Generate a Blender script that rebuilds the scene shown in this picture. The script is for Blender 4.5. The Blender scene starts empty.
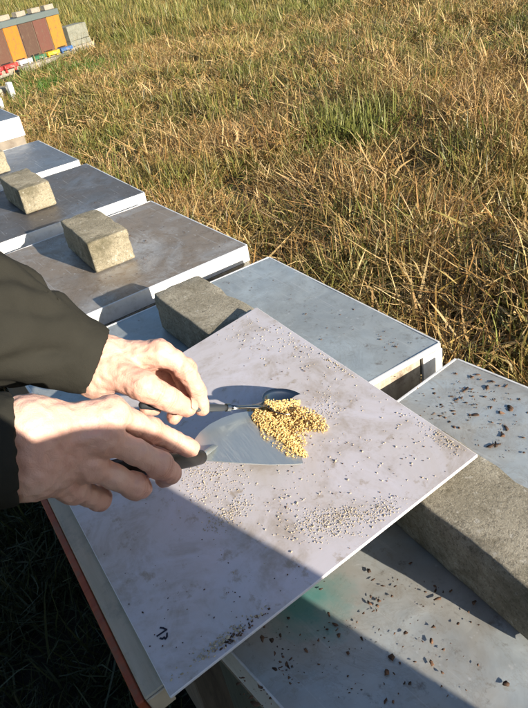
import bpy, bmesh, math, random
import numpy as np
from mathutils import Vector, Matrix, noise as mnoise
rnd = random.Random(7); rng = np.random.default_rng(7)
PI = math.pi
scene = bpy.context.scene
C = scene.collection

# ------------------------------------------------------------------ camera
Z0 = 0.75                                   # height of the hive covers above the ground
CAM = np.array([0.5540, -0.5920, 0.5230 + Z0]); FPX = 651.33
YAW, PITCH, ROLL = math.radians(152.321), math.radians(32.779), math.radians(-10.791)
def cam_axes():
    cy, sy, cp, sp = math.cos(YAW), math.sin(YAW), math.cos(PITCH), math.sin(PITCH)
    f = np.array([cy*cp, sy*cp, -sp]); r = np.array([sy, -cy, 0.0]); u = np.cross(r, f)
    c, s = math.cos(ROLL), math.sin(ROLL)
    return c*r + s*u, -s*r + c*u, f
CR, CU, CF = cam_axes()
cd = bpy.data.cameras.new('camera'); cam = bpy.data.objects.new('camera', cd); C.objects.link(cam)
cam.matrix_world = Matrix(((CR[0], CU[0], -CF[0], CAM[0]), (CR[1], CU[1], -CF[1], CAM[1]), (CR[2], CU[2], -CF[2], CAM[2]), (0, 0, 0, 1)))
cd.sensor_fit = 'VERTICAL'; cd.sensor_height = 36; cd.lens = FPX/708*36
cd.clip_start = 0.02; cd.clip_end = 500
scene.camera = cam

# ------------------------------------------------------------------ light
SUN_AZ, SUN_EL = math.radians(14.0), math.radians(16.5)
w = bpy.data.worlds.new('World'); scene.world = w; w.use_nodes = True
nt = w.node_tree; bgn = nt.nodes['Background']
sky = nt.nodes.new('ShaderNodeTexSky'); sky.sky_type = 'NISHITA'; sky.sun_disc = False
sky.sun_elevation = SUN_EL; sky.sun_rotation = PI/2 - SUN_AZ
nt.links.new(sky.outputs[0], bgn.inputs[0]); bgn.inputs[1].default_value = 0.07; sky.ozone_density = 2.5
sl = bpy.data.lights.new('sun', 'SUN'); sl.energy = 5.0; sl.angle = math.radians(0.53); sl.color = (1.0, 0.90, 0.76)
so = bpy.data.objects.new('sun', sl); C.objects.link(so)
sdir = Vector((math.cos(SUN_EL)*math.cos(SUN_AZ), math.cos(SUN_EL)*math.sin(SUN_AZ), math.sin(SUN_EL)))
so.rotation_euler = sdir.to_track_quat('Z', 'Y').to_euler(); so.location = (3, 1, 4)
scene.view_settings.view_transform = 'Standard'; scene.view_settings.look = 'None'
scene.view_settings.exposure = 1.1; scene.view_settings.gamma = 1
cy_ = scene.cycles; cy_.max_bounces = 4; cy_.diffuse_bounces = 2; cy_.glossy_bounces = 2; cy_.transmission_bounces = 1; cy_.transparent_max_bounces = 2; cy_.use_adaptive_sampling = True; cy_.adaptive_threshold = .02; cy_.caustics_reflective = False

# ------------------------------------------------------------------ helpers
def ray(x, y):
    return CF + CR*(x-264)/FPX - CU*(y-354)/FPX
def PD(x, y, dp):                            # point seen at (x, y) of the photograph, dp metres deep
    return CAM + dp*ray(x, y)
def PZ(x, y, z):                             # the same, at height z over the hive covers' reference
    d = ray(x, y); return CAM + d*((z + Z0 - CAM[2])/d[2])
def V(p): return Vector((float(p[0]), float(p[1]), float(p[2])))

def mat(name, color=(.5, .5, .5), rough=.6, metal=0.0, fn=None, **kw):
    m = bpy.data.materials.new(name); m.use_nodes = True
    b = m.node_tree.nodes['Principled BSDF']
    b.inputs['Base Color'].default_value = (*color, 1); b.inputs['Roughness'].default_value = rough; b.inputs['Metallic'].default_value = metal
    for k, v in kw.items(): b.inputs[k].default_value = v
    if fn: fn(m.node_tree, b)
    return m
def N(t, typ, **kw):
    n = t.nodes.new(typ)
    for k, v in kw.items():
        if k.startswith('_'): n.inputs[k[1:].replace('_', ' ')].default_value = v
        else: setattr(n, k, v)
    return n
def coord(t, kind='Object', scale=None):
    c = t.nodes.new('ShaderNodeTexCoord'); out = c.outputs[kind]
    if scale:
        m = t.nodes.new('ShaderNodeMapping'); m.inputs['Scale'].default_value = scale; t.links.new(out, m.inputs[0]); out = m.outputs[0]
    return out
def wpos(t, scale=None):
    g = t.nodes.new('ShaderNodeNewGeometry'); out = g.outputs['Position']
    if scale:
        m = t.nodes.new('ShaderNodeMapping'); m.inputs['Scale'].default_value = scale; t.links.new(out, m.inputs[0]); out = m.outputs[0]
    return out
def noise(t, vec, scale, detail=4, rough=.55, dist=0):
    n = t.nodes.new('ShaderNodeTexNoise'); n.inputs['Scale'].default_value = scale; n.inputs['Detail'].default_value = detail
    n.inputs['Roughness'].default_value = rough; n.inputs['Distortion'].default_value = dist
    t.links.new(vec, n.inputs['Vector']); return n.outputs['Fac']
def ramp(t, fac, stops, interp='LINEAR'):
    r = t.nodes.new('ShaderNodeValToRGB'); e = r.color_ramp.elements; r.color_ramp.interpolation = interp
    while len(e) < len(stops): e.new(.5)
    for i, (p, c) in enumerate(stops):
        e[i].position = p; e[i].color = (*c, 1) if len(c) == 3 else c
    t.links.new(fac, r.inputs[0]); return r.outputs[0]
def g1(v): return (v, v, v)
def mix(t, fac, a, b, mode='MIX'):
    m = t.nodes.new('ShaderNodeMix'); m.data_type = 'RGBA'; m.blend_type = mode
    for k, s in ((0, fac), (6, a), (7, b)):
        if hasattr(s, 'node'): t.links.new(s, m.inputs[k])
        elif isinstance(s, (int, float)): m.inputs[k].default_value = s
        else: m.inputs[k].default_value = (*s, 1)
    return m.outputs[2]
def bump(t, b, h, strength=.3, dist=.01):
    n = t.nodes.new('ShaderNodeBump'); n.inputs['Strength'].default_value = strength; n.inputs['Distance'].default_value = dist
    t.links.new(h, n.inputs['Height'])
    if b.inputs['Normal'].is_linked: t.links.new(b.inputs['Normal'].links[0].from_socket, n.inputs['Normal'])
    t.links.new(n.outputs[0], b.inputs['Normal'])

def obj(name, me, m=None, parent=None, smooth=False, link=True):
    """one mesh object from a bmesh or mesh; vertices are given in the parent's space"""
    if isinstance(me, bmesh.types.BMesh):
        bm = me; me = bpy.data.meshes.new(name); bm.normal_update(); bm.to_mesh(me); bm.free()
    if m is not None:
        for q in (m if isinstance(m, (list, tuple)) else [m]): me.materials.append(q)
    if smooth: me.polygons.foreach_set('use_smooth', [True]*len(me.polygons))
    o = bpy.data.objects.new(name, me)
    if link: C.objects.link(o)
    if parent is not None: o.parent = parent
    return o
def tag(o, label=None, cat=None, group=None, kind=None):
    if label: o['label'] = label
    if cat: o['category'] = cat
    if group: o['group'] = group
    if kind: o['kind'] = kind
    return o
def empty(name, loc, rz=0, label=None, cat=None, group=None):
    o = bpy.data.objects.new(name, None); C.objects.link(o); o.empty_display_size = .05
    o.location = V(loc); o.rotation_euler = (0, 0, rz); return tag(o, label, cat, group)
def bx(bm, x0, x1, y0, y1, z0, z1, bev=0, jit=0, seg=1):
    vs = [bm.verts.new((x + rnd.uniform(-jit, jit), y + rnd.uniform(-jit, jit), z + rnd.uniform(-jit, jit))) for z in (z0, z1) for y in (y0, y1) for x in (x0, x1)]
    f = [bm.faces.new([vs[i] for i in q]) for q in ((0, 2, 3, 1), (4, 5, 7, 6), (0, 1, 5, 4), (2, 6, 7, 3), (0, 4, 6, 2), (1, 3, 7, 5))]
    if bev:
        es = set(e for q in f for e in q.edges)
        bmesh.ops.bevel(bm, geom=list(es), offset=bev, segments=seg, affect='EDGES', profile=.6)
    return bm
def box(*a, **k): return bx(bmesh.new(), *a, **k)
def tube(bm, pts, rads, n=10, cap=True):
    pts = [V(p) for p in pts]; rings = []; ref = Vector((0, 0, 1))
    for i, p in enumerate(pts):
        d = (pts[min(i+1, len(pts)-1)] - pts[max(i-1, 0)]).normalized()
        a = d.cross(ref if abs(d.dot(ref)) < .95 else Vector((0, 1, 0))).normalized(); b = d.cross(a)
        rr = rads[i] if hasattr(rads, '__len__') else rads
        r1, r2 = rr if hasattr(rr, '__len__') else (rr, rr)
        rings.append([bm.verts.new(p + a*math.cos(t)*r1 + b*math.sin(t)*r2) for t in [2*PI*k/n for k in range(n)]])
    for i in range(len(rings)-1):
        for k in range(n): bm.faces.new((rings[i][k], rings[i][(k+1) % n], rings[i+1][(k+1) % n], rings[i+1][k]))
    if cap: bm.faces.new(rings[0][::-1]); bm.faces.new(rings[-1])
    return bm
def np_mesh(name, verts, faces):
    """verts (n,3), faces (m,k) arrays"""
    me = bpy.data.meshes.new(name); verts = np.asarray(verts, np.float32); faces = np.asarray(faces, np.int32)
    me.vertices.add(len(verts)); me.vertices.foreach_set('co', verts.ravel())
    k = faces.shape[1]; me.loops.add(faces.size); me.loops.foreach_set('vertex_index', faces.ravel())
    me.polygons.add(len(faces)); me.polygons.foreach_set('loop_start', np.arange(0, faces.size, k, dtype=np.int32))
    me.polygons.foreach_set('loop_total', np.full(len(faces), k, np.int32))
    me.update(calc_edges=True); me.validate(); return me

# signed distance modelling for bodies, hands and clothes
def seg(P, a, b, ra, rb):
    a = np.asarray(a, np.float32); b = np.asarray(b, np.float32); ab = b - a
    t = np.clip(((P - a) @ ab)/max(float(ab @ ab), 1e-9), 0, 1)
    return np.linalg.norm(P - a - t[:, None]*ab, axis=1) - (ra + t*(rb - ra))
def smin(a, b, k):
    h = np.clip(.5 + .5*(b - a)/k, 0, 1); return b + (a - b)*h - k*h*(1-h)
def chain(P, js, k=.004):
    d = None
    for (a, ra), (b, rb) in zip(js[:-1], js[1:]):
        s = seg(P, a, b, ra, rb); d = s if d is None else smin(d, s, k)
    return d
def surface(fn, lo, hi, h):
    lo = np.array(lo, float); hi = np.array(hi, float); n = np.ceil((hi - lo)/h).astype(int) + 1
    X = [lo[i] + h*np.arange(n[i]) for i in range(3)]
    F = np.empty(n, np.float32)
    for i in range(0, n[0], 16):
        g = np.stack(np.meshgrid(X[0][i:i+16], X[1], X[2], indexing='ij'), -1); F[i:i+16] = fn(g.reshape(-1, 3).astype(np.float32)).reshape(g.shape[:3])
    ins = F < 0; cn = tuple(n - 1)
    acc = np.zeros(cn + (3,), np.float32); cnt = np.zeros(cn, np.float32)
    def sub(A, o): return A[o[0]:o[0]+cn[0], o[1]:o[1]+cn[1], o[2]:o[2]+cn[2]]
    for ax in range(3):
        for o1 in (0, 1):
            for o2 in (0, 1):
                o = [0, 0, 0]; oth = [k for k in range(3) if k != ax]; o[oth[0]] = o1; o[oth[1]] = o2; p = list(o); p[ax] = 1
                fa, fb = sub(F, o), sub(F, p); s = (fa < 0) != (fb < 0); t = np.where(s, fa/np.where(s, fa - fb, 1), 0)
                for k in range(3): acc[..., k] += np.where(s, t if k == ax else o[k], 0)
                cnt += s
    act = cnt > 0; idx = -np.ones(cn, np.int64); idx[act] = np.arange(act.sum())
    ci = np.argwhere(act); verts = lo + h*(ci + acc[act]/cnt[act][:, None])
    faces = []
    for ax in range(3):
        o1, o2 = [(1, 2), (2, 0), (0, 1)][ax]
        a = [slice(1, n[k]-1) for k in range(3)]; a[ax] = slice(0, n[ax]-1); b = list(a); b[ax] = slice(1, n[ax])
        s = ins[tuple(a)] != ins[tuple(b)]; e = np.argwhere(s); ini = ins[tuple(a)][s]
        for k in range(3):
            if k != ax: e[:, k] += 1
        if not len(e): continue
        def c(d1, d2):
            q = e.copy(); q[:, o1] += d1; q[:, o2] += d2; return idx[q[:, 0], q[:, 1], q[:, 2]]
        q = np.stack([c(-1, -1), c(0, -1), c(0, 0), c(-1, 0)], 1)
        q[~ini] = q[~ini][:, ::-1]; faces.append(q)
    return verts, np.concatenate(faces)
def relax(verts, faces, it=2, lam=.5):
    e = np.concatenate([faces[:, [k, (k+1) % 4]] for k in range(4)])
    for _ in range(it):
        s = np.zeros_like(verts); c = np.zeros(len(verts))
        np.add.at(s, e[:, 0], verts[e[:, 1]]); np.add.at(c, e[:, 0], 1); np.add.at(s, e[:, 1], verts[e[:, 0]]); np.add.at(c, e[:, 1], 1)
        verts = verts + lam*(s/np.maximum(c, 1)[:, None] - verts)
    return verts

# ------------------------------------------------------------------ materials
def f_ground(t, b):
    p = wpos(t)
    c = ramp(t, noise(t, p, 1.1, 6, .6), [(.3, (.055, .05, .022)), (.5, (.115, .09, .04)), (.7, (.17, .13, .06))])
    c = mix(t, ramp(t, noise(t, p, .45, 4), [(.42, g1(0)), (.62, g1(.8))]), c, (.06, .075, .02))
    c = mix(t, ramp(t, noise(t, p, 22, 4, .7), [(.35, g1(.9)), (.6, g1(0))]), c, (.05, .035, .02))
    t.links.new(c, b.inputs['Base Color']); bump(t, b, noise(t, p, 14, 6, .7), .8, .05)
M_ground = mat('matted_turf', rough=.95, fn=f_ground)

def f_blade(cols, greens, thr):
    def f(t, b):
        at = N(t, 'ShaderNodeAttribute', attribute_name='tint'); oi = t.nodes.new('ShaderNodeObjectInfo')
        c = ramp(t, at.outputs['Fac'], [(i/(len(cols)-1), q) for i, q in enumerate(cols)])
        g = ramp(t, at.outputs['Fac'], [(0, greens[0]), (1, greens[1])])
        p = wpos(t); n = noise(t, p, .75, 3, .6)
        add = N(t, 'ShaderNodeMath', operation='MULTIPLY_ADD'); t.links.new(oi.outputs['Random'], add.inputs[0]); add.inputs[1].default_value = .28; t.links.new(n, add.inputs[2])
        c = mix(t, ramp(t, add.outputs[0], [(thr, g1(0)), (thr+.12, g1(1))]), c, g)
        br = ramp(t, oi.outputs['Random'], [(0, g1(.72)), (1, g1(1.15))])
        c = mix(t, 1.0, c, br, 'MULTIPLY')
        t.links.new(c, b.inputs['Base Color'])
        # thin leaf: some light passes through
        tr = t.nodes.new('ShaderNodeBsdfTranslucent'); t.links.new(c, tr.inputs[0]); ms = t.nodes.new('ShaderNodeMixShader'); ms.inputs[0].default_value = .18
        out = [n_ for n_ in t.nodes if n_.type == 'OUTPUT_MATERIAL'][0]
        t.links.new(b.outputs[0], ms.inputs[1]); t.links.new(tr.outputs[0], ms.inputs[2]); t.links.new(ms.outputs[0], out.inputs[0])
    return f
STRAW = [(.11, .058, .02), (.31, .17, .05), (.50, .315, .105), (.70, .52, .25), (.38, .20, .06)]
M_straw = mat('dry_straw', rough=.55, fn=f_blade(STRAW, ((.13, .13, .03), (.30, .27, .09)), .74))
M_green = mat('green_blades', rough=.5, fn=f_blade([(.055, .060, .014), (.16, .145, .035), (.28, .235, .068), (.44, .30, .10)], ((.085, .105, .02), (.23, .24, .055)), .60))
M_shade = mat('shade_dark_grass', rough=.6, fn=f_blade([(.03, .035, .01), (.05, .06, .015), (.09, .08, .03)], ((.03, .04, .01), (.06, .07, .02)), .5))  # blades coloured darker to stand in for the shade near the hives
M_fresh = mat('fresh_green', rough=.5, fn=f_blade([(.05, .11, .015), (.08, .17, .02), (.13, .22, .04)], ((.05, .12, .015), (.12, .24, .03)), .5))

def f_metal(base, stain, amt, seedoff, teal=None, white=.0):
    def f(t, b):
        c0 = coord(t); mp = t.nodes.new('ShaderNodeMapping'); mp.inputs['Location'].default_value = (seedoff, seedoff*1.7, 0); t.links.new(c0, mp.inputs[0]); p = mp.outputs[0]
        big = noise(t, p, 5, 7, .65, .6); fine = noise(t, p, 60, 5, .7); med = noise(t, p, 16, 6, .7, 1.2)
        c = mix(t, ramp(t, med, [(.3, g1(0)), (.7, g1(1))]), tuple(v*.82 for v in base), tuple(min(1, v*1.12) for v in base))
        c = mix(t, ramp(t, big, [(.5-.2*amt, g1(0)), (.60-.08*amt, g1(min(.95, amt*.9)))]), c, stain)
        c = mix(t, ramp(t, fine, [(.60, g1(0)), (.72, g1(.7))]), c, (.17, .14, .11))
        c = mix(t, ramp(t, noise(t, p, 95, 3, .6), [(.66, g1(0)), (.74, g1(.8))]), c, (.62, .63, .62))
        vr = N(t, 'ShaderNodeTexVoronoi'); vr.inputs['Scale'].default_value = 34; t.links.new(p, vr.inputs['Vector'])
        sp = ramp(t, vr.outputs['Distance'], [(.04, g1(1)), (.13, g1(0))])
        c = mix(t, mix(t, 1, sp, ramp(t, med, [(.52, g1(0)), (.6, g1(.85))]), 'MULTIPLY'), c, (.09, .05, .03))
        c = mix(t, ramp(t, noise(t, p, 8, 9, .75, 1.6), [(.485, g1(0)), (.50, g1(.55*min(1, amt))), (.515, g1(.05)), (.60, g1(.0))]), c, tuple(v*.6 for v in stain))
        c = mix(t, ramp(t, noise(t, p, 28, 8, .8, .8), [(.56, g1(0)), (.60, g1(.55*min(1, amt+.1)))]), c, tuple(v*.8 for v in stain))
        sc_ = t.nodes.new('ShaderNodeMapping'); sc_.inputs['Rotation'].default_value = (0, 0, .6); sc_.inputs['Scale'].default_value = (1, 30, 1); t.links.new(p, sc_.inputs[0])
        c = mix(t, ramp(t, noise(t, sc_.outputs[0], 9, 3, .5), [(.66, g1(0)), (.70, g1(.3))]), c, (.66, .67, .66))
        if teal:
            sx = N(t, 'ShaderNodeVectorMath', operation='DISTANCE'); t.links.new(c0, sx.inputs[0]); sx.inputs[1].default_value = teal
            ad = N(t, 'ShaderNodeMath', operation='MULTIPLY_ADD'); t.links.new(big, ad.inputs[0]); ad.inputs[1].default_value = .18; t.links.new(sx.outputs['Value'], ad.inputs[2])
            c = mix(t, ramp(t, ad.outputs[0], [(.12, g1(.85)), (.155, g1(0))]), c, (.10, .36, .33))
        t.links.new(c, b.inputs['Base Color'])
        t.links.new(ramp(t, med, [(.3, g1(.38)), (.7, g1(.62))]), b.inputs['Roughness'])
        bump(t, b, noise(t, p, 9, 3), .25, .004); bump(t, b, fine, .25, .0006)
    return f
def metal(name, base, stain, amt, off, metalness=.38, **k):
    return mat(name, rough=.5, metal=metalness, fn=f_metal(base, stain, amt, off, **k))
M_rim = mat('white_rim', (.78, .78, .76), .4, .1, fn=lambda t, b: (t.links.new(mix(t, ramp(t, noise(t, coord(t), 30, 5, .7), [(.5, g1(0)), (.75, g1(.7))]), (.80, .80, .78), (.42, .40, .35)), b.inputs['Base Color'])))
M_rimz = mat('bare_zinc_rim', (.6, .6, .56), .3, .75, fn=lambda t, b: (t.links.new(mix(t, ramp(t, noise(t, coord(t, scale=(1, 5, 1)), 8, 5, .6), [(.35, g1(0)), (.62, g1(1))]), (.74, .72, .66), (.34, .34, .29)), b.inputs['Base Color'])))
def f_wood(c1, c2, sc=(1, 1, 12), wear=None):
    def f(t, b):
        p = coord(t, scale=sc); n = noise(t, p, 12, 6, .65, .4)
        c = ramp(t, n, [(.3, c1), (.7, c2)])
        if wear: c = mix(t, ramp(t, noise(t, coord(t), 18, 6, .75), [(.52, g1(0)), (.66, g1(.85))]), c, wear)
        t.links.new(c, b.inputs['Base Color']); bump(t, b, n, .3, .002)
    return f
M_wood = mat('grey_weathered_wood', rough=.8, fn=f_wood((.16, .13, .10), (.33, .29, .23), (8, 1, 1)))
M_ply = mat('aged_plywood', rough=.75, fn=f_wood((.30, .25, .18), (.48, .42, .32), (1, 6, 1), (.12, .08, .05)))
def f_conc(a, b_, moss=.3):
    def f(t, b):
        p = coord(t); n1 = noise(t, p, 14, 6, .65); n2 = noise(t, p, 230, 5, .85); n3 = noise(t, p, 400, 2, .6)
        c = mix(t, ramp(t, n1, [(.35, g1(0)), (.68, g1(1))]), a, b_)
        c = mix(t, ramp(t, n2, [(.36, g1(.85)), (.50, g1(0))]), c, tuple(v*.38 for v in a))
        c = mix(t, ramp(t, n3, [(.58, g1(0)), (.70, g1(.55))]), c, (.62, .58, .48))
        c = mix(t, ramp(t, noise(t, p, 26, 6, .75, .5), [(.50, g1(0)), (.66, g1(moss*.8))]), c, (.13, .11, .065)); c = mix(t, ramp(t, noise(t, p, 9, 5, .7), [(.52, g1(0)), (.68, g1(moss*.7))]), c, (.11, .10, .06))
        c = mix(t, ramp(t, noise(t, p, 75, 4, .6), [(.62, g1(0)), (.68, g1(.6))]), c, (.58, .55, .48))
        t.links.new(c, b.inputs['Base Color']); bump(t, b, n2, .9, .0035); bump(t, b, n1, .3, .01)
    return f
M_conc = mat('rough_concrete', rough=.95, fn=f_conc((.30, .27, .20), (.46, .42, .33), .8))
M_conc2 = mat('mossy_concrete', rough=.95, fn=f_conc((.29, .255, .175), (.46, .405, .29), 1.0))
def f_board(t, b):
    p = coord(t); n = noise(t, p, 7, 7, .7, .8); f = noise(t, p, 42, 5, .7); m = noise(t, p, 18, 6, .72, .5)
    c = mix(t, ramp(t, n, [(.38, g1(0)), (.62, g1(.8))]), (.70, .67, .71), (.60, .55, .52))
    c = mix(t, mix(t, 1, ramp(t, m, [(.46, g1(0)), (.64, g1(.62))]), ramp(t, n, [(.40, g1(0)), (.54, g1(1))]), 'MULTIPLY'), c, (.36, .29, .21))
    c = mix(t, ramp(t, f, [(.58, g1(0)), (.68, g1(.65))]), c, (.36, .28, .19))
    c = mix(t, ramp(t, noise(t, coord(t, scale=(1, 12, 1)), 30, 3), [(.62, g1(0)), (.72, g1(.25))]), c, (.72, .70, .72))
    t.links.new(c, b.inputs['Base Color']); bump(t, b, f, .15, .001); t.links.new(ramp(t, n, [(.3, g1(.42)), (.7, g1(.7))]), b.inputs['Roughness'])
M_board = mat('white_plastic_board', rough=.5, fn=f_board)
M_edge = mat('board_edge_plastic', (.80, .78, .80), .4)
M_barw = mat('chipped_white_paint', rough=.6, fn=f_wood((.44, .38, .28), (.54, .47, .36), (1, 8, 8), (.34, .30, .24)))
M_red = mat('worn_red_paint', rough=.65, fn=f_wood((.32, .06, .025), (.44, .11, .045), (8, 1, 1), (.22, .12, .07)))
M_endwood = mat('bare_end_grain', rough=.8, fn=f_wood((.48, .38, .26), (.62, .52, .38), (3, 3, 3)))
M_ink = mat('black_marker_ink', (.012, .014, .04), .5)
M_blade = mat('scratched_steel', (.66, .70, .68), .3, .9, fn=lambda t, b: (t.links.new(ramp(t, noise(t, coord(t, scale=(3, 60, 3)), 20, 4), [(.3, g1(.32)), (.7, g1(.50))]), b.inputs['Roughness']), bump(t, b, noise(t, coord(t, scale=(2, 40, 2)), 30, 3), .06, .0005)))
M_steel = mat('polished_steel', (.26, .26, .26), .14, 1.0, fn=lambda t, b: bump(t, b, noise(t, coord(t), 60, 2), .05, .001))
M_hdark = mat('dark_handle', (.035, .04, .045), .32)
M_black = mat('black_rubber_grip', (.014, .013, .012), .42)
def f_crumb(a, c_):
    def f(t, b):
        at = N(t, 'ShaderNodeAttribute', attribute_name='tint')
        t.links.new(ramp(t, at.outputs['Fac'], [(0, a), (.5, tuple((x+y)/2 for x, y in zip(a, c_))), (1, c_)]), b.inputs['Base Color'])
    return f
M_grain = mat('golden_crumbs', rough=.7, fn=f_crumb((.56, .34, .11), (.88, .63, .27)))
M_pale = mat('pale_crumbs', rough=.8, fn=f_crumb((.42, .34, .22), (.66, .56, .40)))
M_dirt = mat('brown_debris', rough=.8, fn=f_crumb((.035, .02, .012), (.17, .09, .05)))
def f_skin(t, b):
    p = coord(t); n = noise(t, p, 22, 4, .6); v = noise(t, p, 55, 3)
    c = mix(t, ramp(t, n, [(.35, g1(0)), (.68, g1(1))]), (.73, .47, .37), (.68, .37, .28))
    c = mix(t, ramp(t, v, [(.56, g1(0)), (.72, g1(.35))]), c, (.52, .22, .15))
    at = N(t, 'ShaderNodeAttribute', attribute_name='flush'); c = mix(t, at.outputs['Fac'], c, (.60, .22, .14)); a2 = N(t, 'ShaderNodeAttribute', attribute_name='crease'); c = mix(t, ramp(t, a2.outputs['Fac'], [(0, g1(0)), (1, g1(.42))]), c, (.42, .17, .11))
    t.links.new(c, b.inputs['Base Color'])
    vr = N(t, 'ShaderNodeTexVoronoi'); vr.inputs['Scale'].default_value = 620; t.links.new(p, vr.inputs['Vector'])
    bump(t, b, vr.outputs['Distance'], .16, .0006)
    bump(t, b, noise(t, coord(t), 110, 5, .7, 1.6), .42, .0026)
M_skin = mat('skin', rough=.46, fn=f_skin, **{'Subsurface Weight': .15, 'Subsurface Scale': .007})
M_skin.node_tree.nodes['Principled BSDF'].inputs['Subsurface Radius'].default_value = (1, .35, .2)
M_nail = mat('fingernail', (.64, .38, .28), .3)
def f_cloth(a, c_, sc=900):
    def f(t, b):
        p = coord(t); n = noise(t, p, 14, 5, .6)
        t.links.new(mix(t, n, a, c_), b.inputs['Base Color'])
        wv = noise(t, p, sc, 2, .5); bump(t, b, wv, .25, .001); bump(t, b, noise(t, p, 30, 3, .5, .3), .35, .008)
    return f
M_jacket = mat('olive_grey_jacket', rough=.9, fn=f_cloth((.019, .0185, .015), (.033, .032, .026)), **{'Specular IOR Level': .12})
M_coat = mat('dark_coat', rough=.85, fn=f_cloth((.02, .02, .022), (.03, .03, .034)))
M_trous = mat('black_trousers', rough=.9, fn=f_cloth((.008, .008, .01), (.016, .016, .02)))
M_shoe = mat('black_boot_leather', (.02, .018, .016), .5)
M_hair = mat('brown_hair', (.06, .035, .02), .6, fn=lambda t, b: bump(t, b, noise(t, coord(t, scale=(1, 1, .15)), 220, 3), .8, .004))
def paint(name, c, wear=(.12, .08, .05)): return mat(name, rough=.6, fn=f_wood(tuple(v*.82 for v in c), c, (10, 10, 1), wear))

# ------------------------------------------------------------------ ground: one sheet, gently uneven, to the horizon
def gz(x, y):
    r = math.hypot(x, y); a = min(1, max(0, (r - 2.2)/3))
    return a*(.09*mnoise.noise(Vector((x*.55, y*.55, 3))) + .12*mnoise.noise(Vector((x*.12, y*.12, 7)))) + .015*mnoise.noise(Vector((x*2.1, y*2.1, 1)))
def axis(c):
    out = [0]; s = .12
    while out[-1] < 260: out.append(out[-1] + s); s *= 1.045
    return [c - v for v in out[:0:-1]] + [c + v for v in out]
gx_, gy_ = axis(-1), axis(.5)
gv = np.array([(x, y, gz(x, y)) for x in gx_ for y in gy_]); ny = len(gy_)
gi = np.arange(len(gx_)*ny).reshape(len(gx_), ny)
gf = np.stack([gi[:-1, :-1].ravel(), gi[1:, :-1].ravel(), gi[1:, 1:].ravel(), gi[:-1, 1:].ravel()], 1)
tag(obj('ground', np_mesh('ground', gv, gf), M_ground, smooth=True), kind='structure')

def f_shade_ground(t, b):  # near-black ground sheet: the shade behind the hives is put into its colour
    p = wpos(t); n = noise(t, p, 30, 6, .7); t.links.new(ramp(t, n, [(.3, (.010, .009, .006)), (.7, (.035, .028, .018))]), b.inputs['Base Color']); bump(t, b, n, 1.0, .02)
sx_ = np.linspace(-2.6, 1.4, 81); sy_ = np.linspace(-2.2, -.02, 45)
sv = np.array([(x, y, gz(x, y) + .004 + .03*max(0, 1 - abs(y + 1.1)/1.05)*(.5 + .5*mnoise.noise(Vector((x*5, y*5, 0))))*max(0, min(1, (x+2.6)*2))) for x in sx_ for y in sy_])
si = np.arange(81*45).reshape(81, 45); tag(obj('shade_dark_ground', np_mesh('shade_dark_ground', sv, np.stack([si[:-1, :-1].ravel(), si[1:, :-1].ravel(), si[1:, 1:].ravel(), si[:-1, 1:].ravel()], 1)), mat('shade_dark_ground', rough=1, fn=f_shade_ground), smooth=True), kind='structure')

# ------------------------------------------------------------------ grass (nobody could count it): tufts scattered over real positions
def tuft(name, m, nb, h0, h1, wd, spread, lean, curl, nseg=4, lie=0.0):
    vs, fs, tn = [], [], []
    for _ in range(nb):
        a = rnd.uniform(0, 2*PI); r = spread*math.sqrt(rnd.random()); p = Vector((r*math.cos(a), r*math.sin(a), 0))
        az = rnd.uniform(0, 2*PI); h = rnd.uniform(h0, h1); th = abs(rnd.gauss(0, lean)); kk = rnd.uniform(-.3, 1)*curl
        if rnd.random() < lie: th = rnd.uniform(1.0, 1.5); p.z = rnd.uniform(.02, .35*h0 + .06); kk *= .3
        kink = rnd.randint(1, nseg) if rnd.random() < .35 else -1
        tint = rnd.random(); wv = rnd.uniform(.6, 1.3)*wd; tw = rnd.uniform(0, PI); base = len(vs)
        for s in range(nseg+1):
            f = s/nseg; ww = wv*(1 - .8*f*f)*.5; side = Vector((-math.sin(az+tw), math.cos(az+tw), 0))
            vs += [p - side*ww, p + side*ww]; tn += [tint, tint]
            d = Vector((math.sin(th)*math.cos(az), math.sin(th)*math.sin(az), math.cos(th))); p = p + d*(h/nseg)
            if p.z < .006: p.z = .006 + rnd.random()*.01
            th = min(th + kk/nseg, 1.75); az += rnd.gauss(0, .16)
            if s == kink: th += rnd.uniform(.5, 1.3)
        for s in range(nseg): b = base + 2*s; fs.append((b, b+1, b+3, b+2))
    me = np_mesh(name, np.array([tuple(v) for v in vs]), np.array(fs))
    at = me.attributes.new('tint', 'FLOAT', 'POINT'); at.data.foreach_set('value', tn)
    return obj(name, me, m, link=False)
def tuft_collection(name, specs):
    col = bpy.data.collections.new(name)
    for i, s in enumerate(specs): col.objects.link(tuft('%s_tuft_%02d' % (name, i), *s))
    return col
c_straw = tuft_collection('straw', [(M_straw, 22, .12, .28, .0066, .10, .9, 2.4, 6, .5), (M_straw, 26, .10, .26, .0062, .12, 1.1, 2.0, 5, .7), (M_straw, 14, .16, .34, .0058, .08, .5, 1.8, 6, .3),
                                      (M_straw, 30, .08, .22, .0066, .13, 1.1, 1.8, 4, .85), (M_straw, 9, .22, .38, .0048, .07, .4, 1.2, 5, .2), (M_straw, 22, .15, .30, .0072, .10, 1.0, 3.0, 6, .5), (M_green, 24, .08, .20, .0058, .09, .6, 1.6, 4, .2)])
c_mat = tuft_collection('mat', [(M_straw, 34, .05, .14, .0070, .12, 1.1, 1.2, 3, .8), (M_straw, 28, .06, .16, .0066, .12, 1.0, 1.6, 3, .6), (M_green, 34, .05, .13, .0062, .10, .6, 1.2, 3, .2)])
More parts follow.
